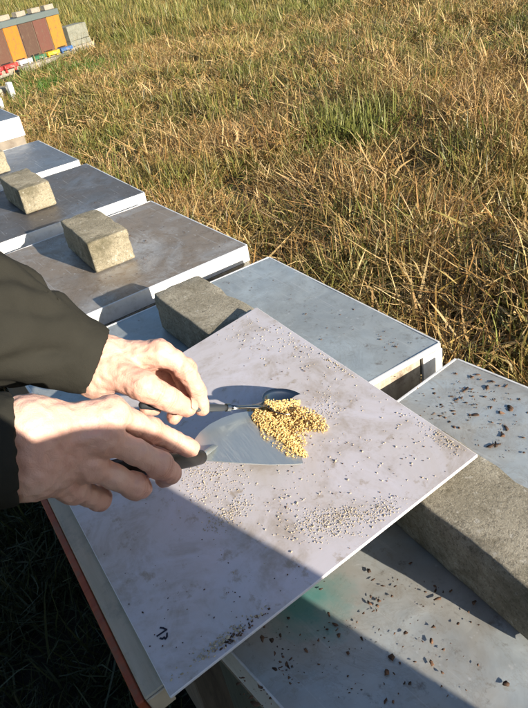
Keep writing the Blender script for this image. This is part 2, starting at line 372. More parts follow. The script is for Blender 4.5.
c_green = tuft_collection('green', [(M_green, 40, .06, .16, .0062, .08, .5, 1.6, 4, .05), (M_green, 32, .08, .20, .0056, .07, .5, 1.8, 4, .05), (M_green, 44, .04, .11, .0064, .09, .7, 1.2, 3, .1)])
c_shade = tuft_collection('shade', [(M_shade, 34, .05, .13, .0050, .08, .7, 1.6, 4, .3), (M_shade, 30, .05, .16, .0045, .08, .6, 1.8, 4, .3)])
c_fresh = tuft_collection('fresh', [(M_fresh, 40, .04, .12, .0060, .06, .5, 1.3, 4), (M_fresh, 26, .05, .15, .0060, .05, .5, 1.5, 4)])

def scatter(name, col, pts, scl, tilt=.15):
    me = bpy.data.meshes.new(name); me.vertices.add(len(pts)); me.vertices.foreach_set('co', np.asarray(pts, np.float32).ravel())
    n = len(pts); rot = np.stack([rng.normal(0, tilt, n), rng.normal(0, tilt, n), rng.uniform(0, 2*PI, n)], 1).astype(np.float32)
    me.attributes.new('rot', 'FLOAT_VECTOR', 'POINT').data.foreach_set('vector', rot.ravel())
    me.attributes.new('scl', 'FLOAT', 'POINT').data.foreach_set('value', np.asarray(scl, np.float32))
    me.attributes.new('idx', 'INT', 'POINT').data.foreach_set('value', rng.integers(0, len(col.objects), n).astype(np.int32))
    o = obj(name, me); ng = bpy.data.node_groups.new(name, 'GeometryNodeTree')
    ng.interface.new_socket('Geometry', in_out='INPUT', socket_type='NodeSocketGeometry'); ng.interface.new_socket('Geometry', in_out='OUTPUT', socket_type='NodeSocketGeometry')
    gi = ng.nodes.new('NodeGroupInput'); go = ng.nodes.new('NodeGroupOutput'); iop = ng.nodes.new('GeometryNodeInstanceOnPoints')
    ci = ng.nodes.new('GeometryNodeCollectionInfo'); ci.inputs['Collection'].default_value = col; ci.inputs['Separate Children'].default_value = True; ci.inputs['Reset Children'].default_value = True
    L = ng.links.new; L(gi.outputs[0], iop.inputs['Points']); L(ci.outputs[0], iop.inputs['Instance']); iop.inputs['Pick Instance'].default_value = True
    for nm, typ, sk in (('rot', 'FLOAT_VECTOR', 'Rotation'), ('scl', 'FLOAT', 'Scale'), ('idx', 'INT', 'Instance Index')):
        na = ng.nodes.new('GeometryNodeInputNamedAttribute'); na.data_type = typ; na.inputs['Name'].default_value = nm; L(na.outputs['Attribute'], iop.inputs[sk])
    L(iop.outputs[0], go.inputs[0]); md = o.modifiers.new('scatter', 'NODES'); md.node_group = ng
    return o
def in_hives(x, y, m=.0):
    if -2.95 - m < x < .47 + m and -.50 - m < y < -.02 + m: return True
    dx, dy = x + 10.42, y - 1.93; a = math.radians(116); u = dx*math.cos(a) + dy*math.sin(a); v = dx*math.sin(a) - dy*math.cos(a)
    return -1.2 < u < 2.0 and -.5 < v < .95 and (v < .3 or rnd.random() < .93)
def sector(n, r0, r1, a0=84, a1=206, power=1.0, keep=None):
    """ground positions round the photographer's view, by distance and bearing"""
    out = []
    while len(out) < n:
        k = rnd.random()**power; r = math.sqrt(r0*r0 + k*(r1*r1 - r0*r0)) if power == 1 else r0*(r1/r0)**k
        a = math.radians(rnd.uniform(a0, a1)); x, y = CAM[0] + r*math.cos(a), CAM[1] + r*math.sin(a)
        if in_hives(x, y, .02): continue
        if keep and not keep(x, y): continue
        out.append((x, y, gz(x, y) - .005))
    return out
def nz(x, y, s, o=0): return mnoise.noise(Vector((x*s, y*s, o)))
def sizes(pts, a, b, s=1.3, amp=.5): return [rnd.uniform(a, b)*(1 + amp*nz(p[0], p[1], s, 5)) for p in pts]
def strawy(x, y):
    d = math.hypot(x - .5, y + .6); return nz(x, y, 2.2, 8) > -.25 and (nz(x, y, .8, 2) > (-.8 + .26*max(0, d - 2.4)) or rnd.random() < .05)
P = sector(2700, .7, 2.6, 30, 206, keep=lambda x, y: y > -.05 and nz(x, y, 2.6, 8) > -.22) + sector(7200, 2.0, 6.0, 84, 206, keep=strawy)
tag(scatter('dry_grass', c_straw, P, sizes(P, .55, .98)), 'long straw coloured dry grass stalks tangled behind the hive covers', 'grass', kind='stuff')
P = sector(6500, .6, 4.5, 30, 270, keep=lambda x, y: y > -.05 or x < -1.6 - (y + .5)) + sector(11000, 4, 11)
tag(scatter('matted_grass', c_mat, P, sizes(P, .8, 1.4), .3), 'matted short dead grass covering the ground of the meadow', 'grass', kind='stuff')
P = sector(2600, 1.4, 5, 60, 206, keep=lambda x, y: nz(x, y, .9, 9) > .12) + sector(12000, 4.0, 13, 84, 206, keep=lambda x, y: nz(x, y, .9, 9) > -.28 and nz(x, y, 2.4, 12) > -.3)
tag(scatter('green_grass', c_green, P, sizes(P, .7, 1.25, 1.6, .9)), 'low green grass tussocks growing in patches across the meadow', 'grass', kind='stuff')
P = sector(20000, 10, 90, 110, 206, .8)
D = [math.hypot(p[0], p[1]) for p in P]
tag(scatter('distant_meadow_grass', c_green, P, [rnd.uniform(.8, 1.5)*(1 + d/22) for d in D]), 'brownish green grass of the far meadow along the top of the view', 'grass', kind='stuff')
P = sector(3200, 6, 40, 100, 206, .8, keep=lambda x, y: nz(x, y, .5, 4) > .15)
tag(scatter('distant_dry_grass', c_straw, P, [rnd.uniform(.6, 1.0)*(1 + math.hypot(p[0], p[1])/40) for p in P]), 'dry straw patches among the green of the far meadow', 'grass', kind='stuff')
def near(cx, cy, r): return lambda x, y: math.hypot(x - cx, y - cy) < r*(1 + .4*nz(x, y, 2))
Pn = [(x, y, gz(x, y) + .01) for x, y in ((rnd.uniform(-2.4, .9), rnd.uniform(-1.9, -.52)) for _ in range(1500))]
tag(scatter('shaded_grass', c_shade, Pn, [rnd.uniform(.6, 1.1) for _ in Pn], .3), 'short grass with deep shade put into its colour on the near side of the hives', 'grass', kind='stuff')
P = [(x, y, gz(x, y)) for x, y in ((-8.6 + rnd.gauss(0, .5), 2.0 + rnd.gauss(0, .4)) for _ in range(420)) if not in_hives(x, y)]
P += [(x, y, gz(x, y)) for x, y in ((-.15 + rnd.gauss(0, .16), .10 + abs(rnd.gauss(0, .08))) for _ in range(60))]
P += [(x, y, gz(x, y) + .01) for x, y in ((-.5 + rnd.gauss(0, .5), -.85 + rnd.gauss(0, .22)) for _ in range(0)) if y < -.55]
tag(scatter('fresh_grass', c_fresh, P, [rnd.uniform(.8, 1.4) for _ in P]), 'fresh bright green grass shoots beside the hives and below the board', 'grass', kind='stuff')

# ------------------------------------------------------------------ the row of hives with sheet metal covers
PIT = .55; LW = .457; LD = .520
def hive(name_label, X, Y, z, rz, mtop, rim_h, rim_mat, mbody, w=LW, d=LD, body_mat=None):
    """right front corner of the cover at (X, Y); the box stands below it on the ground"""
    t = empty('beehive', (X, Y, 0), rz, name_label, 'beehive', 'beehives standing in a row with metal covers')
    zt = Z0 + z
    # folded sheet metal cover: top sheet, slightly dished, with rim strips folded down
    bm = bmesh.new(); nx, nyy = 14, 16; g = []
    for i in range(nx+1):
        row = []
        for j in range(nyy+1):
            x = -w*i/nx; y = -d*j/nyy; e = min(i, nx-i)/nx*2*min(j, nyy-j)/nyy*2
            row.append(bm.verts.new((x, y, zt - .0035*e + .0016*mnoise.noise(Vector((x*9 + X*7, y*9, z))))))
        g.append(row)
    for i in range(nx):
        for j in range(nyy): bm.faces.new((g[i][j], g[i][j+1], g[i+1][j+1], g[i+1][j]))
    r = bmesh.ops.extrude_face_region(bm, geom=bm.faces[:]); bmesh.ops.translate(bm, verts=[v for v in r['geom'] if isinstance(v, bmesh.types.BMVert)], vec=(0, 0, -.0025))
    bmesh.ops.recalc_face_normals(bm, faces=bm.faces[:])
    lid = obj('cover', bm, mtop, t, smooth=False)
    for (x0, x1, y0, y1) in ((-.0016, .0022, -d, 0), (-w-.0022, -w+.0016, -d, 0), (-w+.0018, -.0018, -.0016, .0022), (-w+.0018, -.0018, -d-.0022, -d+.0016)):
        b2 = box(x0, x1, y0, y1, zt - rim_h, zt + .0006, bev=.0006)
        obj('rim', b2, rim_mat, lid)
    obj('inner_frame', box(-w+.004, -.004, -d+.004, -.004, zt - rim_h - .035, zt - .0075, bev=.001), M_wood, t)
    obj('hive_body', box(-w+.02, -.02, -d+.02, -.02, .16, zt - rim_h - .0372, bev=.002), mbody, t)
    for yy in (-d+.04, -.10): obj('stand_rail', box(-w-.03, .03, yy, yy+.06, .0, .158, bev=.003), M_wood, t)
    return t
_a = math.radians(6.2); _o = (.013 + .53*math.cos(_a), -.005 + .53*math.sin(_a)); _w = PZ(300, 597, -.030); _d = (_w[0]-_o[0], _w[1]-_o[1])
TEAL = (_d[0]*math.cos(_a) + _d[1]*math.sin(_a), -_d[0]*math.sin(_a) + _d[1]*math.cos(_a), Z0 - .030)
M_t5 = metal('galvanised_sheet_pale', (.47, .53, .55), (.34, .34, .31), .45, 1.3)
M_t6 = metal('galvanised_sheet_dirty', (.52, .57, .58), (.42, .35, .26), .5, 4.1, teal=TEAL)
M_t4 = metal('galvanised_sheet_brown', (.50, .49, .47), (.28, .205, .13), .85, 7.7)
M_t3 = metal('galvanised_sheet_grey', (.25, .27, .30), (.14, .12, .10), .9, 11.2)
M_t2 = metal('galvanised_sheet_dark', (.22, .25, .29), (.15, .15, .15), .5, 15.9)
M_b1 = mat('hive_wall_brown', rough=.8, fn=f_wood((.14, .10, .07), (.26, .20, .14), (10, 10, 1)))
M_b2 = mat('hive_wall_green', rough=.8, fn=f_wood((.06, .07, .05), (.12, .12, .09), (10, 10, 1)))
h6 = hive('hive under the large concrete block, its dirty pale cover running off the lower right', .013 + .53*math.cos(math.radians(6.2)), -.005 + .53*math.sin(math.radians(6.2)), -.030, math.radians(6.2), M_t6, .045, M_rim, M_b2, w=.53, d=.505)
h5 = hive('hive with pale blue grey cover partly beneath the white board', -.023, 0, -.021, math.radians(-.2), M_t5, .008, M_rim, M_b1)
h4 = hive('hive with brown stained cover and a single block, just behind the pale blue one', -.559, 0, -.017, math.radians(1.4), M_t4, .034, M_rim, M_b1)
h3 = hive('hive with dark grey cover, third from the white board going back', -1.078, 0, -.011, math.radians(-.3), M_t3, .030, M_rim, M_b1)
h2 = hive('hive with small plain dark cover before the last hive of the row', -1.599, 0, -.009, 0, M_t2, .026, M_rim, M_b1)
h1 = hive('last hive of the row at the left edge with tall bright white rim', -2.241, 0, .059, 0, M_t2, .072, M_rim, M_b1)
for h in (h5,):      # the wooden frame shows under the thin folded edge of this cover, with a corner post
    zt = Z0 - .021
    obj('side_panel', box(-.0022, .0006, -.50, -.040, zt-.058, zt-.0095, bev=.0006), M_ply, h)
    obj('corner_post', box(-.0022, .0030, -.036, .0026, zt-.060, zt-.0095, bev=.0006), M_rim, h)
# zinc strip under the bright edge of the brown cover
obj('zinc_strip', box(.0026, .0046, -.48, -.004, Z0-.017-.062, Z0-.017-.0345), M_rimz, h4)
# clip on the side panel
obj('catch', box(.0008, .0035, -.185, -.170, Z0-.070, Z0-.034, bev=.001), M_black, h5)

# ------------------------------------------------------------------ concrete blocks weighing the covers down
def block(x0, y0, x1, y1, wd, hgt, z, label, m, rz_extra=0, name='concrete_block', chips=9, seed=1):
    """long edge from (x0,y0) to (x1,y1), the block lying to its left"""
    a = math.atan2(y1-y0, x1-x0); L = math.hypot(x1-x0, y1-y0)
    t = empty(name, (x0, y0, Z0+z), a, label, 'concrete block', 'concrete blocks weighing down the hive covers')
    bm = box(0, L, 0, wd, 0, hgt, bev=.0035, jit=.0012, seg=2)
    bmesh.ops.subdivide_edges(bm, edges=[e for e in bm.edges if e.calc_length() > .03], cuts=7, use_grid_fill=True)
    for v in bm.verts:
        edge = sum((abs(v.co.x-p) < .006 or abs(v.co.x-q) < .006) for p, q in ((0, L),)) + (v.co.y < .006 or v.co.y > wd-.006) + (v.co.z > hgt-.006)
        n = mnoise.noise_vector(Vector((v.co.x*38+seed, v.co.y*38, v.co.z*38))); n2 = mnoise.noise(Vector((v.co.x*70+seed*3, v.co.y*70, v.co.z*70)))
        v.co += n*.0011
        if edge >= 2 and n2 > .12: v.co += (Vector((L/2, wd/2, hgt/2)) - v.co).normalized()*.006*(n2+.1)
        if v.co.z < .002: v.co.z = max(v.co.z, .0004)
    tri = obj('block_body', bm, m, t, smooth=True)
    return t
block(-.900, -.276, -.706, -.281, .089, .066, -.0155, 'block alone on the brown stained cover, its sunlit end speckled with moss', M_conc2, seed=2)
block(-1.428, -.284, -1.225, -.281, .085, .066, -.0095, 'block on the dark grey cover, near the left edge, above the sleeve', M_conc2, seed=5)
block(-1.93, -.278, -1.722, -.276, .085, .066, -.0075, 'block cut off by the left edge, on the plain dark cover', M_conc2, seed=8)
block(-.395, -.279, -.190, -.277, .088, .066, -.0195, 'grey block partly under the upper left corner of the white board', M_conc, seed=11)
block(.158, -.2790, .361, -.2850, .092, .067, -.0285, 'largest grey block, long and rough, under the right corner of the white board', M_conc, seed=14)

# ------------------------------------------------------------------ the white board pulled from a hive, with its timber edge
P1 = np.array([-.196, -.196, .0605]); P2 = np.array([.228, -.207, .0585]); P3 = np.array([.2185, -.563, .0075])
ux = P2 - P1; LX = np.linalg.norm(ux); ux /= LX
vy = P2 - P3; vy -= ux*(vy @ ux); LY = np.linalg.norm(vy); vy /= LY; wz = np.cross(ux, vy)
BO = P3 - ux*LX                              # near left corner
def bp(u, v, h=0): return BO + ux*u + vy*v + wz*h + np.array([0, 0, Z0])
brd = bpy.data.objects.new('hive_floor_board', None); C.objects.link(brd)
brd.matrix_world = Matrix(((ux[0], vy[0], wz[0], BO[0]), (ux[1], vy[1], wz[1], BO[1]), (ux[2], vy[2], wz[2], BO[2]+Z0), (0, 0, 0, 1)))
tag(brd, 'white plastic hive floor board dusted with crumbs, resting slanted across two blocks', 'board')
def on_board(x, y, h=0):                     # where the line of sight meets the board: its own u, v
    d = ray(x, y); o = BO + np.array([0, 0, Z0]) + wz*h; t = ((o - CAM) @ wz)/(d @ wz); p = CAM + d*t - o
    return float(p @ ux), float(p @ vy)
bm = box(0, LX, 0, LY, -.0035, 0, bev=.0008)
obj('plastic_sheet', bm, [M_board, M_edge], brd)
me = brd.children[0].data
for p in me.polygons:
    if abs(p.normal.z) < .9: p.material_index = 1
U0, V0 = on_board(169, 680); U1, V1 = on_board(82, 510)
UO, VO = on_board(145, 694); Uo2, Vo2 = on_board(59, 510)
print('board', LX, LY, 'bar', U0, V0, U1, V1, UO, VO, Uo2, Vo2)
bar_r = LX - .016
obj('timber_bar', box(-.01, bar_r, -.019, .0035, -.030, -.0042, bev=.0015, jit=.0003), M_barw, brd)
obj('painted_batten', box(-.01, bar_r-.003, -.0275, -.0194, -.034, -.0085, bev=.0012, jit=.0004), M_red, brd)
obj('end_grain', box(bar_r+.0003, bar_r+.0025, -.018, .0015, -.029, -.0055, bev=.0006), M_endwood, brd)
obj('edge_batten', box(-.01, bar_r-.03, LY-.03, LY-.006, -.012, -.0040, bev=.001), M_barw, brd)
# handwritten mark near the lower corner
def stroke(bm, pts, wd, h=.0003):
    q = [Vector((*on_board(*p), h)) for p in pts]
    for a, b in zip(q[:-1], q[1:]):
        d = (b - a).normalized(); s = Vector((-d.y, d.x, 0))*wd/2; e = d*wd*.35
        bm.faces.new([bm.verts.new(v) for v in (a-e-s, b+e-s, b+e+s, a-e+s)])
        h += .00002; q = q
bm = bmesh.new()
stroke(bm, [(160.3, 627.8), (163.2, 628.2), (166.6, 629.8), (162.5, 632.6), (157.2, 636.2)], .0017)
stroke(bm, [(160.2, 638.4), (162.6, 639.0), (164.2, 637.4)], .0017, .00036)
stroke(bm, [(164.2, 637.6), (165.6, 639.0), (167.0, 637.0), (167.1, 633.4)], .0017, .00042)
for f in bm.faces:
    if f.normal.z < 0: f.normal_flip()
obj('handwritten_mark', bm, M_ink, brd)

# ------------------------------------------------------------------ crumbs, grain and debris (stuff)
ico = bmesh.new(); bmesh.ops.create_icosphere(ico, subdivisions=1, radius=1); IV = np.array([v.co[:] for v in ico.verts]); IF = np.array([[v.index for v in f.verts] for f in ico.faces]); ico.free()
def crumbs(name, pos, size, m, label, cat, flat=.7, stretch=1.0, rough=.26):
    vs, fs, tn = [], [], []; k = len(IV)
    for i, p in enumerate(pos):
        q = IV*(1 + rng.normal(0, rough, (k, 1))); q = q*np.array([rng.uniform(.8, 1.3)*stretch, rng.uniform(.6, 1), rng.uniform(.5, 1)*flat])
        R = Matrix.Rotation(rnd.uniform(0, 2*PI), 3, 'Z') @ Matrix.Rotation(rnd.gauss(0, .35 if flat > .3 else .08), 3, 'X')
        q = (q*size[i]) @ np.array(R).T + np.asarray(p); vs.append(q); fs.append(IF + k*i); tn += [rnd.random()]*k
    me = np_mesh(name, np.concatenate(vs), np.concatenate(fs)); me.attributes.new('tint', 'FLOAT', 'POINT').data.foreach_set('value', tn)
    return tag(obj(name, me, m), label, cat, kind='stuff')
pos, sz = [], []
def spr(x, y, sx, sy, n, ang=0, s0=.0003, s1=.00075):
    for _ in range(int(n*1.1)):
        a, b = rnd.gauss(0, sx), rnd.gauss(0, sy); c, s = math.cos(ang), math.sin(ang)
        u, v = on_board(x + a*c - b*s, y + a*s + b*c)
        if .004 < u < LX-.004 and .004 < v < LY-.004:
            k = (s0 + (s1-s0)*rnd.random()**1.5)*(1.5 if rnd.random() < .06 else 1); pos.append(bp(u, v, k*.35)); sz.append(k)
spr(340, 517, 24, 7, 420, -.12); spr(385, 508, 12, 5, 90, -.5); spr(325, 530, 18, 6, 90); spr(300, 520, 20, 14, 90)
spr(236, 510, 9, 5, 150, -.5); spr(218, 522, 9, 6, 110, -.6); spr(205, 492, 16, 12, 160); spr(200, 470, 12, 6, 90, -.3); spr(226, 475, 14, 10, 80)
spr(444, 436, 12, 5, 190, .66); spr(425, 424, 12, 4, 40, .66); spr(341, 364, 10, 3, 200, .55, .0004, .0009); spr(330, 357, 10, 4, 60, .55)
spr(325, 408, 7, 9, 120); spr(320, 420, 12, 10, 60)
spr(255, 335, 26, 10, 60, .6, .0005, .0010); spr(300, 345, 30, 10, 70, .66, .0005, .001); spr(400, 410, 30, 14, 30, .6, .0005, .001); spr(290, 490, 60, 30, 160, 0, .0004, .001); spr(380, 450, 40, 24, 45, 0, .0004, .001)
spr(222, 640, 24, 3.5, 110, -.66, .0006, .0013)
crumbs('pale_crumbs', pos, sz, M_pale, 'pale wax crumbs scattered over the white board', 'crumbs', flat=.7, stretch=1.15)
pos, sz = [], []
spr(240, 632, 16, 2.5, 60, -.66, .0006, .0013); spr(200, 600, 60, 40, 60, 0, .0004, .0009); spr(270, 340, 30, 22, 45, .6, .0004, .0009); spr(350, 470, 70, 40, 70, 0, .0004, .0009)
crumbs('dark_specks', pos, sz, M_dirt, 'tiny dark specks lying on the white board', 'debris')

def flakes(name, pos, size, m, label, cat):
    return crumbs(name, pos, size, m, label, cat, flat=.16, stretch=1.3, rough=.42)
def lid_debris(h, name, pts, label, z, s0=.0012, s1=.0045):
    pos, sz = [], []
    for (x, y, sx, sy, n) in pts:
        for _ in range(int(n*1.8)):
            p = PZ(x + rnd.gauss(0, sx), y + rnd.gauss(0, sy), z); p[2] += .0003; pos.append(p); sz.append(rnd.uniform(s0, s1)*.62*(rnd.random()**2.2 + .25))
    return flakes(name, pos, sz, M_dirt, label, 'debris')
lid_debris(h6, 'leaf_debris', [(278, 668, 9, 10, 34), (272, 640, 14, 14, 20), (262, 688, 14, 12, 26), (330, 640, 26, 22, 22), (372, 605, 5, 5, 5), (440, 640, 40, 30, 26), (420, 585, 30, 12, 14), (360, 690, 40, 14, 14)], 'brown leaf bits on the shaded lower right hive cover', -.030, .001, .0042)
lid_debris(h6, 'leaf_debris', [(440, 400, 22, 14, 26), (490, 410, 22, 16, 30), (450, 410, 14, 8, 24), (510, 440, 16, 14, 14), (475, 385, 16, 8, 12)], 'dark leaf bits on the cover right of the white board corner', -.030, .0012, .0050)
lid_debris(h5, 'leaf_debris', [(392, 345, 6, 4, 9), (340, 320, 30, 12, 20), (380, 340, 20, 10, 10), (225, 275, 30, 10, 12), (300, 300, 24, 10, 16)], 'small specks on the pale blue grey cover', -.021, .0008, .0026)
lid_debris(h4, 'leaf_debris', [(142, 259, 4, 3, 14), (110, 275, 14, 3, 12), (200, 250, 30, 14, 14), (150, 240, 16, 8, 14)], 'dirt lying round the block on the brown stained cover', -.017, .001, .0034)
lid_debris(h3, 'leaf_debris', [(45, 208, 8, 2, 14), (90, 195, 20, 8, 10)], 'dirt at the foot of the block on the dark grey cover', -.011, .001, .0032)

# ------------------------------------------------------------------ spoon
sp = empty('spoon', PD(285, 400, .772), 0, 'steel spoon with dark handle held in the farther hand, tipping golden crumbs', 'spoon')
so_ = np.array(sp.location)
def loc(p): return p - so_
# bowl: an oval dish opening upwards and slightly towards the trowel
bc = PD(284, 401, .768); bdir = PD(308, 398, .785) - PD(262, 406, .750); bdir /= np.linalg.norm(bdir)
up = np.array([.16, -.30, .93]); up -= bdir*(up @ bdir); up /= np.linalg.norm(up); bs = np.cross(up, bdir)
bm = bmesh.new(); rings = []; nr, na = 8, 36; BL, BW, BD = .0285, .0235, .010
for k in range(nr+1):
    f = k/nr; zz = -BD*(1 - f*f)**.8 if f < 1 else 0
    rings.append([bm.verts.new(V(loc(bc + bdir*BL*f*math.cos(a)*(1.05 if math.cos(a) > 0 else .95) + bs*BW*f*math.sin(a)*(1 - .04*math.cos(a)) + up*zz))) for a in [2*PI*j/na for j in range(na)]])
for k in range(nr):
    for j in range(na):
        vv = [rings[k][j], rings[k][(j+1) % na], rings[k+1][(j+1) % na], rings[k+1][j]]
        bm.faces.new(vv)
bmesh.ops.remove_doubles(bm, verts=bm.verts[:], dist=1e-6)
o = obj('bowl', bm, M_steel, sp, smooth=True); md = o.modifiers.new('thick', 'SOLIDIFY'); md.thickness = .0011; md.offset = 0
S0 = bc - bdir*BL*.93
S1, S2, S3, S4 = PD(246, 407, .7385), PD(230, 407.5, .722), PD(190, 408, .690), PD(141, 405, .660)
obj('neck', tube(bmesh.new(), [loc(p) for p in (S0 + up*.0005, PD(255, 406.5, .745), S1, PD(238, 407.5, .731), S2)], [(.006, .0012), (.0042, .0015), (.0026, .002), (.0026, .0024), (.0034, .003)], 12), M_steel, sp, smooth=True)
obj('ferrule', tube(bmesh.new(), [loc(p) for p in (PD(229.5, 407.5, .7215), PD(226, 407.6, .7185))], [.0046, .0046], 14), M_steel, sp, smooth=False)
obj('handle', tube(bmesh.new(), [loc(p) for p in (PD(227, 407.6, .7192), PD(222, 407.8, .7150), PD(207, 408, .703), S3, PD(165, 407, .674), S4, PD(139, 405, .659))], [(.003, .003), (.0043, .0038), (.0047, .0042), (.0048, .0042), (.005, .0042), (.005, .004), (.002, .002)], 14), M_hdark, sp, smooth=True)

# ------------------------------------------------------------------ trowel
tw = empty('trowel', PD(197, 457, .655), 0, 'trowel with triangular steel blade and black grip held in the nearer hand', 'trowel')
to = np.array(tw.location)
A_, B_, Cc = PD(197, 459, .668), PD(315, 462.5, .705), PD(248, 411, .752)
pn = np.cross(B_ - A_, Cc - A_); pn /= np.linalg.norm(pn); pn = pn if pn[2] > 0 else -pn
def on_blade(x, y): d = ray(x, y); return CAM + d*(((A_ - CAM) @ pn)/(d @ pn))
outl = [(194, 458), (210, 460.5), (240, 463), (270, 464.5), (295, 464), (308, 463), (314, 462), (313, 460.5), (305, 455), (292, 444), (278, 431), (266, 420), (260, 414.5), (254, 411.8), (247, 411.5), (236, 413), (222, 418), (210, 424), (200, 432), (194, 440), (191, 449)]
bm = bmesh.new(); top = [bm.verts.new(V(on_blade(*p) - to)) for p in outl]; bm.faces.new(top)
bmesh.ops.triangulate(bm, faces=bm.faces[:])
o = obj('blade', bm, M_blade, tw); md = o.modifiers.new('thick', 'SOLIDIFY'); md.thickness = .0012; md.offset = -1
G0, G1 = PD(130, 468, .556), PD(201, 457, .648)
obj('tang', tube(bmesh.new(), [p - to for p in (PD(199, 457, .645), PD(206, 453, .660), on_blade(214, 447) + pn*.001)], [.0035, .003, (.004, .0015)], 10), M_blade, tw, smooth=True)
gd = G1 - G0
obj('grip', tube(bmesh.new(), [G0 - gd*.35 - to, G0 - gd*.3 - to, G0 - to, G0 + gd*.5 - to, G0 + gd*.9 - to, G1 - to, G1 + gd*.02 - to], [.004, .0085, .0098, .0090, .0080, .0072, .003], 16), M_black, tw, smooth=True)

# ------------------------------------------------------------------ heap of golden crumbs over spoon, blade and board
pos, sz = [], []
def heap(x, y, dp, rx, ry, rz, n, s0=.0009, s1=.0017):
    c = PD(x, y, dp)
    for _ in range(n):
        a = rnd.uniform(0, 2*PI); r = math.sqrt(rnd.random()); h = (1 - r*r)*rz
        p = c + CR*rx*r*math.cos(a) + np.array([-.55, .83, 0])*ry*r*math.sin(a) + np.array([0, 0, 1])*h*(1 if rnd.random() < .8 else rnd.random())
        pos.append(p); sz.append(rnd.uniform(s0, s1))
def slope(pix, n, lift, spread=3.0, s0=.0007, s1=.0013):
    for _ in range(n):
        k = rnd.random()*(len(pix)-1.0001); i = int(k); f = k - i; (xa, ya, wa), (xb, yb, wb) = pix[i], pix[i+1]
        wd = wa + (wb - wa)*f; e = rnd.uniform(-1, 1); x = xa + (xb-xa)*f + e*wd*.62; y = ya + (yb-ya)*f - e*wd*.62
        p = on_blade(x, y) + pn*(rnd.random()**.5*lift*(1 - e*e)*min(1, wd/9) + .001); pos.append(p); sz.append(.0004 + .0011*rnd.random()**1.6)
slope([(254, 414, 6), (264, 421, 9), (276, 430, 8), (288, 441, 6), (300, 452, 4), (310, 460, 2)], 2300, .009)
slope([(262, 424, 11), (280, 440, 12), (300, 455, 7)], 260, .002)
for _ in range(1700):                       # grain filling the spoon and spilling over its near side
    a = rnd.uniform(0, 2*PI); r = math.sqrt(rnd.random()); ca, sa = math.cos(a), math.sin(a)
    q = bc + bdir*BL*.86*r*ca + bs*BW*.86*r*sa; q = q - (bs*.004 if bs[2] < 0 else -bs*.004) + up*((1 - r*r)*.007 - .001)
    if (q - bc) @ CU > -.001 + .004*rnd.random() or (q - bc) @ CR > .019: continue
    pos.append(q); sz.append(.0004 + .0011*rnd.random()**1.6)
for (x, y, sx, sy, n, l) in ((268, 422, 9, 7, 500, .016), (300, 419, 12, 6, 520, .014), (285, 419, 12, 4, 420, .014), (314, 424, 7, 5, 220, .008), (322, 428, 4, 4, 60, .003), (298, 432, 9, 6, 240, .008), (258, 414, 6, 4, 200, .014), (284, 427, 9, 6, 520, .015), (276, 418, 10, 6, 420, .018), (296, 440, 6, 8, 160, .006)):
    for _ in range(int(n*1.7)):
        g, h = rnd.gauss(0, 1), rnd.gauss(0, 1)
        if g*g + h*h > 3.2: continue
        u, v = on_board(x + sx*g, y + sy*h); pos.append(bp(u, v, .0015 + l*math.exp(-(g*g + h*h)/1.6)*rnd.random()**.4)); sz.append(.0004 + .0011*rnd.random()**1.6)
crumbs('golden_crumbs', pos, sz, M_grain, 'heap of golden crumbs spilling from the spoon over the trowel blade', 'crumbs', flat=.9)

# ------------------------------------------------------------------ the person holding spoon and trowel
A = lambda x, y, z: np.array([x, y, z + Z0])
def J(x, y, d, r): return (PD(x, y, d), r)
person = empty('person', (-.05, -1.15, 0), 0, 'person in olive grey jacket reaching in from the left with trowel and spoon', 'person')
po = np.array([-.05, -1.15, 0.0])
# right hand (nearer, on the trowel)
RH = dict(
 w1=J(30, 430, .480, .0215), w2=J(28, 466, .485, .0215),
 mcp=[J(111, 413, .512, .0128), J(103, 437, .503, .0132), J(88, 464, .508, .0128), J(72, 488, .520, .0118)],
 fingers=[[J(111, 413, .512, .0122), J(132, 422, .536, .0108), J(150, 430, .556, .0110), J(172, 440, .580, .0098), J(190, 448, .596, .0088)],
          [J(103, 437, .503, .0124), J(136, 452, .525, .0108), J(160, 465, .543, .0112), J(170, 473, .566, .0100), J(164, 478, .588, .0088)],
          [J(88, 464, .508, .0120), J(114, 477, .524, .0104), J(135, 486, .540, .0108), J(141, 488, .562, .0096), J(132, 486, .580, .0085)],
          [J(72, 488, .520, .0108), J(88, 495, .534, .0094), J(99, 499, .548, .0096), J(102, 497, .564, .0085), J(97, 493, .576, .0078)]],
 thumb=[J(50, 432, .505, .0150), J(88, 428, .545, .0140), J(130, 444, .585, .0120), J(166, 455, .610, .0102)])
# left hand (farther, pinching the spoon)
LH = dict(
 w1=J(101, 358, .668, .0195), w2=J(97, 375, .664, .0190),
 mcp=[J(159, 353, .672, .0132), J(158, 355, .692, .0130), J(153, 360, .708, .0125), J(147, 368, .722, .0115)],
 fingers=[[J(159, 353, .672, .0128), J(173, 359, .675, .0112), J(185, 369, .680, .0112), J(197, 390, .692, .0098), J(202, 408, .702, .0086)],
          [J(158, 355, .692, .0122), J(172, 362, .700, .0106), J(184, 376, .706, .0106), J(187, 392, .706, .0096), J(182, 404, .700, .0086)],
          [J(153, 360, .708, .0118), J(166, 374, .716, .0100), J(175, 390, .718, .0100), J(178, 405, .712, .0092), J(174, 417, .700, .0082)],
          [J(147, 368, .722, .0108), J(156, 384, .726, .0092), J(160, 398, .722, .0092), J(154, 408, .710, .0084), J(146, 408, .698, .0076)]],
 thumb=[J(112, 372, .655, .0170), J(143, 386, .646, .0145), J(156, 393, .652, .0125), J(168, 399, .660, .0122), J(187, 407.5, .676, .0100)])
ELR, SHR = A(.070, -.840, .320), A(.120, -1.060, .550)
ELL, SHL = A(-.150, -.680, .360), A(-.230, -.970, .520)
